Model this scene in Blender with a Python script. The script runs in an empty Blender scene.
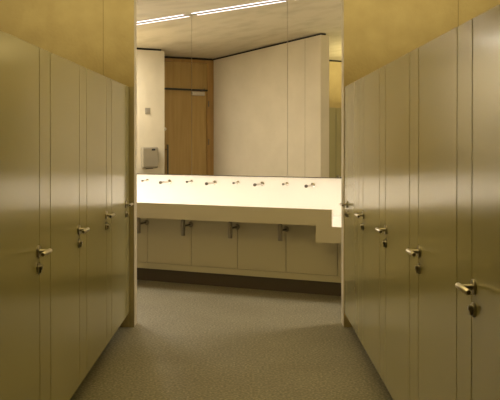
import bpy, bmesh, math, random
from mathutils import Vector, Matrix
random.seed(4)
S = bpy.context.scene
C = S.collection

# ------------------------------------------------------------------ materials
def mat(name, col, rough=.5, metal=0, noise=None, bump=None, spec=.5, coat=0):
    m = bpy.data.materials.new(name); m.use_nodes = True
    nt = m.node_tree; b = nt.nodes['Principled BSDF']
    b.inputs['Base Color'].default_value = (*col, 1)
    b.inputs['Roughness'].default_value = rough
    b.inputs['Metallic'].default_value = metal
    b.inputs['Specular IOR Level'].default_value = spec
    if noise or bump:
        tc = nt.nodes.new('ShaderNodeTexCoord')
    if noise:
        col2, scale, sc3, lo, hi = noise
        mp = nt.nodes.new('ShaderNodeMapping'); mp.inputs['Scale'].default_value = sc3
        nt.links.new(tc.outputs['Object'], mp.inputs['Vector'])
        n = nt.nodes.new('ShaderNodeTexNoise'); n.inputs['Scale'].default_value = scale
        n.inputs['Detail'].default_value = 6
        nt.links.new(mp.outputs['Vector'], n.inputs['Vector'])
        r = nt.nodes.new('ShaderNodeValToRGB')
        r.color_ramp.elements[0].position = lo; r.color_ramp.elements[1].position = hi
        r.color_ramp.elements[0].color = (*col, 1); r.color_ramp.elements[1].color = (*col2, 1)
        nt.links.new(n.outputs['Fac'], r.inputs['Fac'])
        nt.links.new(r.outputs['Color'], b.inputs['Base Color'])
    if bump:
        scale, st, dist = bump
        n2 = nt.nodes.new('ShaderNodeTexNoise'); n2.inputs['Scale'].default_value = scale
        nt.links.new(tc.outputs['Object'], n2.inputs['Vector'])
        bp = nt.nodes.new('ShaderNodeBump'); bp.inputs['Strength'].default_value = st
        bp.inputs['Distance'].default_value = dist
        nt.links.new(n2.outputs['Fac'], bp.inputs['Height'])
        nt.links.new(bp.outputs['Normal'], b.inputs['Normal'])
    return m

def emit(name, col, st):
    m = bpy.data.materials.new(name); m.use_nodes = True
    b = m.node_tree.nodes['Principled BSDF']
    b.inputs['Base Color'].default_value = (.8, .8, .8, 1)
    b.inputs['Emission Color'].default_value = (*col, 1)
    b.inputs['Emission Strength'].default_value = st
    return m

M = {}
M['door'] = mat('satin_olive_laminate', (.35, .315, .155), .165, 0, bump=(9, .02, .01))
M['panel'] = mat('matt_beige_laminate', (.54, .49, .325), .42)
M['fascia'] = mat('beige_mineral_board', (.58, .525, .37), .45)
M['splash'] = mat('white_glass_panel', (.86, .825, .745), .35)
M['plaster'] = mat('pale_plaster', (.60, .535, .395), .8, 0, ((.545, .485, .355), 3, (1, 1, 1), .35, .7))
M['concrete'] = mat('warm_concrete', (.43, .345, .175), .75, 0, ((.37, .29, .14), 6, (1, 1, 1), .32, .72), (40, .25, .01))
M['ceil'] = mat('ceiling_concrete', (.55, .485, .345), .8, 0, ((.45, .39, .27), 2.6, (1, 1.6, 2.5), .45, .72))
M['dark'] = mat('dark_recess', (.022, .018, .012), .9)
M['plinth'] = mat('dark_brown_plinth', (.075, .057, .034), .7)
M['seal'] = mat('grey_seal', (.12, .10, .06), .6)
M['corner_shade'] = mat('olive_corner_shade', (.30, .25, .13), .7)  # darker olive, shade of the wall-end corner put into the colour
M['joint'] = mat('formwork_joint', (.24, .185, .085), .8)
M['steel'] = mat('brushed_steel', (.58, .54, .46), .28, 1)
M['steel_mid'] = mat('worn_steel', (.32, .29, .225), .3, 1)
M['steel_dark'] = mat('dark_steel', (.16, .14, .11), .4, 1)
M['chrome'] = mat('chrome', (.62, .58, .52), .12, 1)
M['black'] = mat('black_plastic', (.02, .02, .018), .5)
M['wood'] = mat('oak_veneer', (.43, .285, .095), .45, 0, ((.36, .23, .07), 5, (4, 4, .35), .35, .7))
M['wood_dark'] = mat('oak_frame', (.36, .21, .06), .45, 0, ((.29, .165, .045), 5, (4, 4, .35), .35, .7))
M['grey'] = mat('grey_switch', (.26, .23, .17), .5)
M['dryer'] = mat('satin_metal_cover', (.38, .34, .255), .35, .5)
M['mirror'] = mat('silvered_glass', (.90, .885, .83), 0.0, 1)
M['tube'] = emit('cool_tube', (1, .90, 1), 1.7)
M['trough_tube'] = emit('warm_white_tube', (1, .935, .90), 9)
# floor: speckled cast floor
def floor_mat():
    m = bpy.data.materials.new('speckled_terrazzo'); m.use_nodes = True
    nt = m.node_tree; b = nt.nodes['Principled BSDF']; L = nt.links.new
    tc = nt.nodes.new('ShaderNodeTexCoord')
    n = nt.nodes.new('ShaderNodeTexNoise'); n.inputs['Scale'].default_value = 62; n.inputs['Detail'].default_value = 3
    L(tc.outputs['Object'], n.inputs['Vector'])
    r = nt.nodes.new('ShaderNodeValToRGB'); e = r.color_ramp.elements
    e[0].position = .30; e[0].color = (.125, .112, .070, 1)
    e[1].position = .68; e[1].color = (.38, .345, .24, 1)
    k = e.new(.5); k.color = (.225, .203, .137, 1)
    L(n.outputs['Fac'], r.inputs['Fac'])
    n2 = nt.nodes.new('ShaderNodeTexNoise'); n2.inputs['Scale'].default_value = 2.2; n2.inputs['Detail'].default_value = 4
    L(tc.outputs['Object'], n2.inputs['Vector'])
    r2 = nt.nodes.new('ShaderNodeValToRGB')
    r2.color_ramp.elements[0].position = .3; r2.color_ramp.elements[0].color = (.84, .83, .8, 1)
    r2.color_ramp.elements[1].position = .7; r2.color_ramp.elements[1].color = (1, 1, 1, 1)
    L(n2.outputs['Fac'], r2.inputs['Fac'])
    mx = nt.nodes.new('ShaderNodeMix'); mx.data_type = 'RGBA'; mx.blend_type = 'MULTIPLY'; mx.inputs[0].default_value = 1
    L(r.outputs['Color'], mx.inputs[6]); L(r2.outputs['Color'], mx.inputs[7])
    L(mx.outputs[2], b.inputs['Base Color'])
    b.inputs['Roughness'].default_value = .42
    b.inputs['Specular IOR Level'].default_value = .35
    return m
M['floor'] = floor_mat()

# ------------------------------------------------------------------ mesh helpers
class MB:
    def __init__(s): s.bm = bmesh.new()
    def box(s, a, b, bevel=0):
        r = bmesh.ops.create_cube(s.bm, size=1)
        ce = [(a[i] + b[i]) / 2 for i in range(3)]; d = [abs(b[i] - a[i]) for i in range(3)]
        for v in r['verts']:
            v.co = Vector([ce[i] + v.co[i] * d[i] for i in range(3)])
        if bevel:
            es = list({e for v in r['verts'] for e in v.link_edges})
            bmesh.ops.bevel(s.bm, geom=es, offset=bevel, segments=2, affect='EDGES', profile=.5)
        return s
    def prism(s, foot, lo, hi):
        """footprint (x, y) list extruded from lo(x,y) to hi(x,y)"""
        f = lambda g, p: g(*p) if callable(g) else g
        B = [s.bm.verts.new((p[0], p[1], f(lo, p))) for p in foot]
        T = [s.bm.verts.new((p[0], p[1], f(hi, p))) for p in foot]
        n = len(foot)
        fs = [s.bm.faces.new(B[::-1]), s.bm.faces.new(T)]
        for i in range(n):
            fs.append(s.bm.faces.new((B[i], B[(i + 1) % n], T[(i + 1) % n], T[i])))
        return s
    def hull(s, fr, bk):
        F = [s.bm.verts.new(p) for p in fr]; K = [s.bm.verts.new(p) for p in bk]; n = len(F)
        s.bm.faces.new(F); s.bm.faces.new(K[::-1])
        for i in range(n):
            s.bm.faces.new((F[i], K[i], K[(i + 1) % n], F[(i + 1) % n]))
        return s
    def lathe(s, p, ax, prof, seg=20):
        """profile [(dist along ax, radius)]"""
        p = Vector(p); ax = Vector(ax).normalized()
        u = ax.orthogonal().normalized(); w = ax.cross(u)
        rings = []
        for d, r in prof:
            rings.append([s.bm.verts.new(p + ax * d + (u * math.cos(t) + w * math.sin(t)) * r)
                          for t in [2 * math.pi * i / seg for i in range(seg)]])
        for a, b in zip(rings, rings[1:]):
            for i in range(seg):
                s.bm.faces.new((a[i], a[(i + 1) % seg], b[(i + 1) % seg], b[i]))
        s.bm.faces.new(rings[0][::-1]); s.bm.faces.new(rings[-1])
        return s
    def cyl(s, a, b, r, bev=0, seg=20):
        a = Vector(a); b = Vector(b); L = (b - a).length
        pr = [(0, r), (L, r)] if not bev else [(0, r - bev), (bev, r), (L - bev, r), (L, r - bev)]
        return s.lathe(a, b - a, pr, seg)
    def build(s, name, m, parent=None, smooth=False):
        bmesh.ops.recalc_face_normals(s.bm, faces=s.bm.faces[:])
        me = bpy.data.meshes.new(name); s.bm.to_mesh(me); s.bm.free()
        if smooth:
            for p in me.polygons: p.use_smooth = True
        ms = m if isinstance(m, (list, tuple)) else [m]
        for k in ms: me.materials.append(k)
        o = bpy.data.objects.new(name, me); C.objects.link(o)
        if smooth:
            try:
                me.set_sharp_from_angle(angle=math.radians(35))
            except Exception: pass
        if parent: o.parent = parent
        return o
def tag(o, label=None, cat=None, group=None, kind=None):
    if label: o['label'] = label
    if cat: o['category'] = cat
    if group: o['group'] = group
    if kind: o['kind'] = kind
    return o
def empty(name, loc, rz=0):
    o = bpy.data.objects.new(name, None); C.objects.link(o)
    o.location = loc; o.rotation_euler = (0, 0, rz); o.empty_display_size = .1
    return o
def copy_tree(o, parent=None):
    c = o.copy(); C.objects.link(c)
    if parent: c.parent = parent
    for ch in list(o.children): copy_tree(ch, c)
    return c
def struct(mb, name, m, parent=None):
    o = mb.build(name, m, parent)
    if not parent: o['kind'] = 'structure'
    return o

# ------------------------------------------------------------------ layout
EYE = 1.52
cz = lambda x, y: 3.119 + .0775 * x - .0189 * y          # the raked concrete ceiling
AX, BX = -.95, .785                                       # faces of the two cubicle rows
ENDN, ENDF = 6.777, 6.936                                 # near and far face of the wall closing the rows
LX, DX, WX, RX, RBX = -2.7, -2.675, -3.175, 3.0, 2.55
BACK = -1.6
gap = lambda x, y: cz(x, y) - .03
# wash wall frame: u along the wall (right), q out into the room, h up
MM = .458; cc = 1 / math.hypot(1, MM); ss = MM * cc
def W(u, q, h): return Vector((u * cc - q * ss, 9.0 - u * ss - q * cc, h))
RW = -math.atan(MM)

# ------------------------------------------------------------------ shell
struct(MB().box((-3.8, BACK - .3, -.12), (3.3, 11.2, 0)), 'floor', M['floor'])
struct(MB().prism([(-3.8, BACK - .3), (3.3, BACK - .3), (3.3, 11.2), (-3.8, 11.2)], cz, lambda x, y: cz(x, y) + .2), 'ceiling', M['ceil'])

def end_wall(name, x0, x1):
    mb = MB().prism([(x0, ENDN), (x1, ENDN), (x1, ENDF), (x0, ENDF)], 0, gap)
    o = struct(mb, name, [M['plaster'], M['concrete']])
    for p in o.data.polygons:
        if p.normal.y < -.9: p.material_index = 1
    return o
end_wall('wall_end_left', WX - .15, -.91)
end_wall('wall_end_right', .78, RX + .15)
struct(MB().prism([(WX - .15, ENDN + .03), (-.94, ENDN + .03), (-.94, ENDF - .03), (WX - .15, ENDF - .03)], lambda x, y: gap(x, y), cz), 'trim_1', M['dark'])
struct(MB().prism([(.81, ENDN + .03), (RX + .15, ENDN + .03), (RX + .15, ENDF - .03), (.81, ENDF - .03)], lambda x, y: gap(x, y), cz), 'trim_2', M['dark'])
# formwork joints in the concrete above the cubicles, and the panel joints on the lobby side
struct(MB().prism([(-1.161, ENDN - .0015), (-1.156, ENDN - .0015), (-1.156, ENDN), (-1.161, ENDN)], 1.95, gap), 'trim_3', M['joint'])
struct(MB().prism([(1.699, ENDN - .0015), (1.705, ENDN - .0015), (1.705, ENDN), (1.699, ENDN)], 1.95, gap), 'trim_4', M['joint'])
struct(MB().prism([(-1.204, ENDF), (-1.201, ENDF), (-1.201, ENDF + .001), (-1.204, ENDF + .001)], 0, gap), 'trim_5', M['seal'])
# cubicle back walls
struct(MB().prism([(LX - .2, BACK), (LX, BACK), (LX, ENDN), (LX - .2, ENDN)], 0, gap), 'wall_left', M['concrete'])
struct(MB().prism([(LX - .2, BACK), (LX - .03, BACK), (LX - .03, ENDN), (LX - .2, ENDN)], gap, cz), 'trim_6', M['dark'])
struct(MB().prism([(RBX, BACK), (RBX + .2, BACK), (RBX + .2, ENDN), (RBX, ENDN)], 0, gap), 'wall_right', M['concrete'])
struct(MB().prism([(RBX + .03, BACK), (RBX + .2, BACK), (RBX + .2, ENDN), (RBX + .03, ENDN)], gap, cz), 'trim_7', M['dark'])
struct(MB().prism([(LX - .2, BACK - .2), (RBX + .2, BACK - .2), (RBX + .2, BACK), (LX - .2, BACK)], 0, cz), 'wall_back', M['concrete'])
# lobby: dryer wall, door wall, right wall, wash wall
def wallq(name, foot, m, top): return struct(MB().prism(foot, 0, top), name, m)
wallq('wall_dryer', [(DX, 8.19), (DX, 10.20), (WX - .3, 10.42), (WX - .3, 8.19)], M['plaster'], gap)
struct(MB().prism([(DX - .03, 8.22), (DX - .03, 10.2), (WX - .3, 10.4), (WX - .3, 8.22)], gap, cz), 'trim_8', M['dark'])
wallq('wall_lobby', [(RX, ENDF), (RX + .15, ENDF), (RX + .15, 7.55), (RX, 7.62)], M['plaster'], cz)
a, b = W(-3.8, 0, 0), W(3.45, 0, 0); c, d = W(3.45, -.2, 0), W(-3.8, -.2, 0)
a2, b2 = W(-3.8, -.012, 0), W(3.45, -.012, 0)
struct(MB().prism([(a2.x, a2.y), (b2.x, b2.y), (c.x, c.y), (d.x, d.y)], 0, cz), 'wall_far', M['plaster'])

# ------------------------------------------------------------------ oak door with frame in the lobby (seen in the mirror)
d1 = empty('door_1', (WX, 7.45, 0)); d1['kind'] = 'structure'
def dl(x, y, z): return (x, y - 7.45, z)
y0, y1, yo, yi = ENDF + .003, 8.187, 7.058, 8.02
top = lambda x, y: gap(x + WX, y + 7.45) - .004
fm = MB()
fm.prism([dl(-.15, y0, 0)[:2], dl(0.012, y0, 0)[:2], dl(.012, yo, 0)[:2], dl(-.15, yo, 0)[:2]], 0, top)
fm.prism([dl(-.15, yi, 0)[:2], dl(0.012, yi, 0)[:2], dl(.012, y1, 0)[:2], dl(-.15, y1, 0)[:2]], 0, top)
fm.prism([dl(-.15, yo, 0)[:2], dl(0.012, yo, 0)[:2], dl(.012, yi, 0)[:2], dl(-.15, yi, 0)[:2]], lambda x, y: top(x, y) - .045, top)
fm.build('door_frame', M['wood_dark'], d1)
MB().prism([dl(-.06, yo, 0)[:2], dl(-.004, yo, 0)[:2], dl(-.004, yi, 0)[:2], dl(-.06, yi, 0)[:2]], 2.262, lambda x, y: top(x, y) - .047).build('transom_panel', M['wood'], d1)
lf = MB().box(dl(-.055, yo + .004, .008), dl(-.008, yi - .004, 2.255), .002).build('door_leaf', M['wood'], d1)
for z in (.25, 1.475, 2.05):
    MB().cyl(dl(.012, yo - .022, z - .045), dl(.012, yo - .022, z + .045), .009).build('hinge', M['steel_dark'], d1, True)
MB().box(dl(-.01, yo, 2.238), dl(.022, yi, 2.262), .003).build('closer_rail', M['black'], d1)
MB().box(dl(-.008, 7.13, 2.168), dl(.045, 7.355, 2.226), .006).build('closer_body', M['steel'], d1)
MB().cyl(dl(.03, 7.2, 2.228), dl(.024, 7.12, 2.275), .006).build('closer_arm', M['steel_dark'], d1, True)
bar = MB().cyl(dl(.05, 7.815, .82), dl(.05, 7.815, 1.44), .013, .003)
for z in (.9, 1.37): bar.cyl(dl(-.008, 7.815, z), dl(.05, 7.815, z), .007)
bar.build('pull_handle', M['steel_dark'], d1, True)
MB().lathe(dl(-.008, 7.83, 1.665), (1, 0, 0), [(0, .026), (.008, .026), (.010, .015), (.03, .015)]).build('door_lock', M['steel'], d1, True)
struct(MB().prism([(WX - .15, ENDF), (WX - .03, ENDF), (WX - .03, 8.19), (WX - .15, 8.19)], gap, cz), 'trim_9', M['dark'])

# ------------------------------------------------------------------ hand dryer and switch plate on the dryer wall
hd = empty('hand_dryer', (DX, 8.457, 1.12))
tag(hd, 'brushed metal wall-mounted hand dryer seen in the mirror below the grey switch plate', 'hand dryer')
mb = MB()
pr = [(0, .012), (.045, .004), (.062, .022), (.064, .275), (.052, .288), (0, .288)]
mb.hull([(x, -.122, z) for x, z in pr], [(x, .122, z) for x, z in pr])
bmesh.ops.bevel(mb.bm, geom=mb.bm.edges[:], offset=.006, segments=2, affect='EDGES')
mb.build('cover', M['dryer'], hd)
MB().box((.060, -.068, .244), (.0665, -.012, .268), .002).build('sensor_window', M['black'], hd)
MB().box((.012, -.05, -.004), (.04, .05, .006), .002).build('air_outlet', M['steel_dark'], hd)
sp = empty('switch_plate', (DX, 8.47, 1.9))
tag(sp, 'small square grey switch plate on the pale wall above the hand dryer', 'switch')
MB().box((0, -.042, -.042), (.008, .042, .042), .002).build('plate', M['grey'], sp)
MB().box((.008, -.026, -.026), (.012, .026, .026), .002).build('rocker', M['grey'], sp)

# ------------------------------------------------------------------ cubicle rows
TOP, BOT, TH = 1.94, .12, .03
gaps = [2.93, 3.846, 4.764, 5.682, 6.60]
def make_door(side):
    """built with its latch edge at y=0, face on x=0, looking along +x; side=-1 mirrors it to face -x"""
    sx = side
    r = empty('cubicle_door', (0, 0, 0))
    MB().box((0, -.7010, BOT), (-sx * TH, -.0042, TOP), .0015).build('door_leaf', M['door'], r)
    yh = -.036
    h = MB().lathe((0, yh, 1.009), (sx, 0, 0), [(0, .0275), (.007, .0275), (.009, .0255), (.009, .011), (.012, .0095), (.045, .0095), (.048, .008)])
    h = h.build('handle', M['steel_mid'], r, True)
    MB().lathe((sx * .048, yh + .036, 1.009), (0, -1, 0), [(0, .0085), (.002, .0105), (.138, .0105), (.141, .0085)]).build('lever', M['steel'], h, True)
    MB().lathe((sx * .048, yh - .105, 1.009), (0, -1, 0), [(0, .0068), (.0006, .0068)]).build('end_cap', M['steel_dark'], h, True)
    k = MB().lathe((0, yh, .931), (sx, 0, 0), [(0, .025), (.007, .025), (.009, .0235)]).build('lock_plate', M['steel_mid'], r, True)
    MB().lathe((sx * .009, yh, .937), (sx, 0, 0), [(0, .011), (.012, .010), (.013, .008)]).build('lock_cylinder', M['steel_mid'], k, True)
    MB().box((sx * .009, yh - .004, .912), (sx * .018, yh + .004, .928), .002).build('lock_turn', M['steel_mid'], k)
    return r
LL = ['nearest olive cubicle door of the left row, running out of the left edge of the photo',
      'second nearest olive cubicle door of the left row, between two narrow filler panels',
      'second farthest olive cubicle door of the left row, ahead of the end door',
      'farthest olive cubicle door of the left row, beside the pale wall end']
RL = ['nearest olive cubicle door of the right row, large steel lever at the right edge of the photo',
      'second nearest olive cubicle door of the right row, with its lever below mid-photo',
      'middle olive cubicle door of the right row of five',
      'second farthest olive cubicle door of the right row, narrow in view',
      'farthest olive cubicle door of the right row, its lever overlapping the white splashback']
LP = ['filler panel beyond the nearest door of the left cubicle row', 'filler panel between the second and third doors of the left cubicle row',
      'filler panel between the third and farthest doors of the left cubicle row', 'last filler panel of the left row, against the pale wall end']
RP = ['filler panel beyond the nearest door of the right cubicle row', 'filler panel between the second and third doors of the right cubicle row',
      'filler panel between the third and fourth doors of the right cubicle row', 'filler panel between the fourth and farthest doors of the right cubicle row',
      'last filler panel of the right row, against the pale wall end']
for side, X, labs, plabs, gs, row in ((1, AX, LL, LP, gaps[1:], 'left'), (-1, BX, RL, RP, gaps, 'right')):
    proto = None; pp = None
    for i, g in enumerate(gs):
        if proto is None: o = proto = make_door(side)
        else: o = copy_tree(proto)
        o.location = (X, g, 0)
        tag(o, labs[i], 'door', 'cubicle doors of the %s row' % row)
        w = .2075 if i < len(gs) - 1 else (ENDN - 6.60 - .001)
        f = MB().box((0, .0043, BOT), (-side * TH, w, TOP), .0015).build('filler_panel', M['door'])
        MB().box((-side * .006, -.0040, BOT + .002), (-side * (TH - .004), .0042, TOP - .002)).build('gap_shade', M['dark'], f)  # dark strip set in the door gap to stand for its shade
        if i < len(gs) - 1: MB().box((-side * .006, w - .0002, BOT + .002), (-side * (TH - .004), w + .0055, TOP - .002)).build('gap_shade', M['dark'], f)
        f.location = (X, g, 0)
        tag(f, plabs[i], 'panel', 'filler panels of the %s cubicle row' % row)
# recessed dark plinths, added light-blocking soffits, and the rows carrying on past the frame
struct(MB().box((AX - .30, BACK, 0), (AX - .33, ENDN, BOT + .02)), 'trim_10', M['plinth'])
struct(MB().box((AX - .02, BACK, BOT + .003), (AX - .33, ENDN, BOT + .02)), 'trim_18', M['plinth'])  # added soffit, keeps lamp light from leaking under the doors
struct(MB().box((BX + .02, BACK, BOT + .003), (BX + .33, ENDN, BOT + .02)), 'trim_19', M['plinth'])  # same added light block for the right row
struct(MB().box((BX + .30, BACK, 0), (BX + .33, ENDN, BOT + .02)), 'trim_11', M['plinth'])
struct(MB().box((AX, BACK, BOT), (AX - TH, 3.141, TOP)), 'trim_12', M['door'])
struct(MB().box((BX, BACK, BOT), (BX + TH, 2.225, TOP)), 'trim_13', M['door'])

struct(MB().box((AX + .001, ENDN - .010, 0), (-.911, ENDN - .0005, TOP)), 'trim_17', M['corner_shade'])  # strip painting the corner shade between left panels and wall end
# ------------------------------------------------------------------ wash wall
# white splashback
U0, U1 = -2.35, 2.25
def wbox(mb, u0, u1, q0, q1, h0, h1):
    f = [W(u0, q1, 0), W(u1, q1, 0), W(u1, q0, 0), W(u0, q0, 0)]
    return mb.prism([(p.x, p.y) for p in f], h0, h1)
o = wbox(MB(), U0, U1, -.012, 0.0, .50, 1.118).build('splashback', M['splash'])
tag(o, 'brightly lit white splashback panel above the wash trough', 'splashback')
# mirror panes reaching the ceiling
us = [-2.60, -1.80, -.671, .468, 1.60, 2.9]
names = ['plain mirror pane at the left, reflecting the hand dryer and part of the oak door', 'middle mirror pane, reflecting the oak door edge and the pale wall', 'right mirror pane, reflecting the end of the pale wall and the cubicles']
for i, (p, q) in enumerate(zip(us[1:-2], us[2:-1])):
    mb = MB()
    f = [W(p + .002, 0, 0), W(q - .002, 0, 0), W(q - .002, -.008, 0), W(p + .002, -.008, 0)]
    mb.prism([(v.x, v.y) for v in f], 1.126, lambda x, y: cz(x, y) - .006)
    r = mb.build('mirror', M['mirror'])
    tag(r, names[i], 'mirror', 'mirror panes above the splashback')
mb = wbox(MB(), U0, 1.62, -.010, .004, 1.118, 1.126)
struct(mb, 'trim_14', M['steel_dark'])
o = wbox(MB(), 1.052, 1.072, .001, .014, 1.118, 1.137).build('mirror_clip', M['black'])
tag(o, 'tiny black clip at the bottom right corner of the mirror', 'clip')

# light strip along the mirror top
seg = [(-1.78, -.72), (-.655, .44), (.50, 1.57)]
sl = ['light strip along the mirror top above the hand dryer', 'light strip along the top of the middle mirror pane', 'light strip along the top of the right mirror pane']
for i, (p, q) in enumerate(seg):
    a = W((p + q) / 2, .065, 0)
    r = empty('strip_light', (a.x, a.y, cz(a.x, a.y)), RW)
    tag(r, sl[i], 'light', 'light strips along the mirror top')
    hw = (q - p) / 2
    sl_u = .0775 * cc + .0189 * ss
    def bar(u0, u1, q0, q1, z0, z1):
        m_ = MB(); P = []
        m_.prism([(u0, -q1), (u1, -q1), (u1, -q0), (u0, -q0)], lambda x, y: x * sl_u + z0, lambda x, y: x * sl_u + z1)
        return m_
    bar(-hw, hw, -.018, .018, -.004, -.0005).build('housing', M['steel'], r)
    bar(-hw + .02, hw - .02, -.015, .015, -.006, -.004).build('diffuser', M['tube'], r)

# trough with stepped front
QF = .7365
t = empty('wash_trough', W(0, QF, 0), RW)
tag(t, 'long pale wall-hung wash trough with a stepped beige front below the splashback', 'trough')
# local frame: x=u, y=-(q-QF), z=h
def T(u, q, h): return (u, QF - q, h)
prof = [(U0, .705), (1.050, .705), (1.050, .548), (U1, .548), (U1, .70), (1.2068, .70), (1.2068, .86), (U0, .86)]
mb = MB().hull([T(u, QF, h) for u, h in prof], [T(u, QF - .02, h) for u, h in prof])
mb.build('front_apron', M['fascia'], t)
mb = MB()
mb.box(T(U0, QF - .02, .715), T(1.05, .002, .735)); mb.box(T(1.05, QF - .02, .552), T(U1, .002, .572))
mb.box(T(1.05, QF - .02, .572), T(1.07, .002, .735))
mb.box(T(U0, QF - .02, .735), T(U0 + .02, .002, .86)); mb.box(T(U1 - .02, QF - .02, .572), T(U1, .002, .70))
mb.build('basin', M['splash'], t)
for n, (u0, u1, h) in enumerate(((U0 + .05, 1.03, .80), (1.24, U1 - .05, .635))):
    MB().cyl(T(u0, QF - .06, h), T(u1, QF - .06, h), .013).build('light_tube', M['trough_tube'], t, True)

# spouts and soap outlets
def spout(name, L, r, rf, rn):
    o = empty(name, (0, 0, 0), RW)
    b = MB().lathe((0, 0, 0), (0, -1, 0), [(0, rf), (.005, rf), (.007, rf * .8), (.009, r), (L, r)]).build('pipe', M['chrome'], o, True)
    MB().lathe((0, -L + .012, 0), (0, -1, 0), [(0, r), (.004, rn), (.022, rn), (.027, rn * .6)]).build('outlet', M['steel_dark'], o, True)
    return o
p1 = p2 = None
ords = ['leftmost', 'second from the left', 'third from the left', 'rightmost']
for i, X in enumerate((-.868, -.351, .163, .682)):
    o = p1 or spout('wall_spout', .195, .0105, .025, .0165)
    if p1: o = copy_tree(p1)
    p1 = p1 or o
    o.location = W(X / cc, .0005, 1.042)
    tag(o, 'long chrome water spout, %s of four on the white splashback' % ords[i], 'tap', 'long water spouts on the splashback')
for i, X in enumerate((-1.128, -.6125, -.098, .420)):
    o = p2 or spout('soap_outlet', .105, .007, .0185, .012)
    if p2: o = copy_tree(p2)
    p2 = p2 or o
    o.location = W(X / cc, .0005, 1.051)
    tag(o, 'short small chrome outlet, %s of four on the white splashback' % ords[i], 'soap outlet', 'short outlets on the splashback')

# panels below the trough
QP = .4546
ju = [U0, -2.03, -1.494, -.961, -.4325, .0999, .633, 1.1667, 1.70, U1]
pl = ['access panel under the trough, at its left cut off by the pale wall end', 'access panel under the trough, first whole one from the left',
      'access panel under the trough, second whole one from the left', 'access panel under the trough, third whole one from the left',
      'access panel under the trough, widest in view, left of the lowered trough end', 'narrow sliver of access panel at the right, by the right wall end']
pl = dict(zip(range(2, 8), ['access panel under the trough, at the left, cut off by the pale wall end',
      'access panel under the trough, between the first and second bottle traps from the left', 'access panel under the trough, between the second and third bottle traps from the left',
      'access panel under the trough, between the third and fourth bottle traps from the left', 'access panel under the trough, right of the rightmost bottle trap, below the lowered end',
      'sliver of access panel at far right, mostly hidden by the right wall end']))
for i in range(2, 8):
    u0, u1 = ju[i] + .003, ju[i + 1] - .003
    if u1 < 1.05: pf = [(u0, .1975), (u1, .1975), (u1, .70), (u0, .70)]
    elif u0 < 1.05: pf = [(u0, .1975), (u1, .1975), (u1, .545), (1.046, .545), (1.046, .70), (u0, .70)]
    else: pf = [(u0, .1975), (u1, .1975), (u1, .545), (u0, .545)]
    o = MB().hull([W(u, QP, h) for u, h in pf], [W(u, QP - .02, h) for u, h in pf]).build('access_panel', M['panel'])
    tag(o, pl[i], 'panel', 'access panels under the trough')
struct(wbox(MB(), U0, U1, QP - .02, QP, .133, .1935), 'baseboard_far', M['panel'])
struct(wbox(MB(), U0, U1, QP - .05, QP - .021, 0, .545), 'trim_15', M['plinth'])
struct(wbox(MB(), U0, 1.04, QP - .05, QP - .021, .545, .70), 'trim_16', M['plinth'])
# bottle traps
tr0 = None
for i, X in enumerate((-1.075, -.588, -.1, .392)):
    if tr0 is None:
        tr0 = o = empty('bottle_trap', (0, 0, 0), RW)
        b = MB().lathe((0, -.165, .528), (0, 0, 1), [(0, .021), (.004, .0235), (.156, .0235), (.160, .021)]).build('bottle', M['steel_mid'], o, True)
        MB().cyl((0, -.165, .688), (0, -.165, .7145), .0155).build('inlet_pipe', M['steel_dark'], o, True)
        MB().cyl((0, -.150, .626), (0, -.004, .626), .0105).build('waste_pipe', M['steel_dark'], o, True)
        MB().lathe((0, 0, .626), (0, -1, 0), [(0, .029), (.004, .029), (.018, .018), (.02, .0105)]).build('wall_flange', M['steel_mid'], o, True)
    else: o = copy_tree(tr0)
    o.location = W((X + ss * QP) / cc, QP + .001, 0)
    tag(o, 'steel bottle trap under the trough, %s of four' % ords[i], 'drain trap', 'bottle traps under the trough')

# ------------------------------------------------------------------ lamps over the cubicles (outside the view), added lobby fill and camera
def area(name, loc, sx, sy, power, col, rot=(0, 0, 0)):
    l = bpy.data.lights.new(name, 'AREA'); l.shape = 'RECTANGLE'; l.size = sx; l.size_y = sy
    l.energy = power; l.color = col
    o = bpy.data.objects.new(name, l); C.objects.link(o); o.location = loc; o.rotation_euler = rot
    return o
warm = (1, .86, .47)
area('cubicle_lamp', (-1.2, 4.35, 1.97), .12, 1.9, 72, warm, (math.pi, 0, 0))
area('cubicle_lamp', (1.1, 4.35, 1.97), .12, 1.9, 72, warm, (math.pi, 0, 0))
area('lobby_fill', (1.9, 7.5, cz(1.9, 7.5) - .03), .9, .2, 40, (1, .93, .85))  # unseen fill light, added to brighten the lobby
area('lobby_fill', (-2.3, 9.55, cz(-2.3, 9.55) - .03), .7, .4, 62, (1, .93, .85), (0, 0, RW))  # second added fill, hidden beyond the left wall end
w = bpy.data.worlds.new('World'); S.world = w; w.use_nodes = True
w.node_tree.nodes['Background'].inputs[0].default_value = (.9, .75, .5, 1)
w.node_tree.nodes['Background'].inputs[1].default_value = .02

cam = bpy.data.cameras.new('Camera'); co = bpy.data.objects.new('Camera', cam); C.objects.link(co)
cam.sensor_width = 36; cam.lens = 840 / 500 * 36
pitch = math.radians(.5)
co.location = (0, 0, EYE); co.rotation_euler = (math.pi / 2 - pitch, 0, 0)
cam.shift_x = .006; cam.shift_y = -(61 - 840 * math.tan(pitch)) / 500
cam.clip_start = .02
S.camera = co
vs = S.view_settings
vs.view_transform = 'Standard'; vs.look = 'None'; vs.gamma = 1; vs.exposure = .42
vs.use_curve_mapping = False
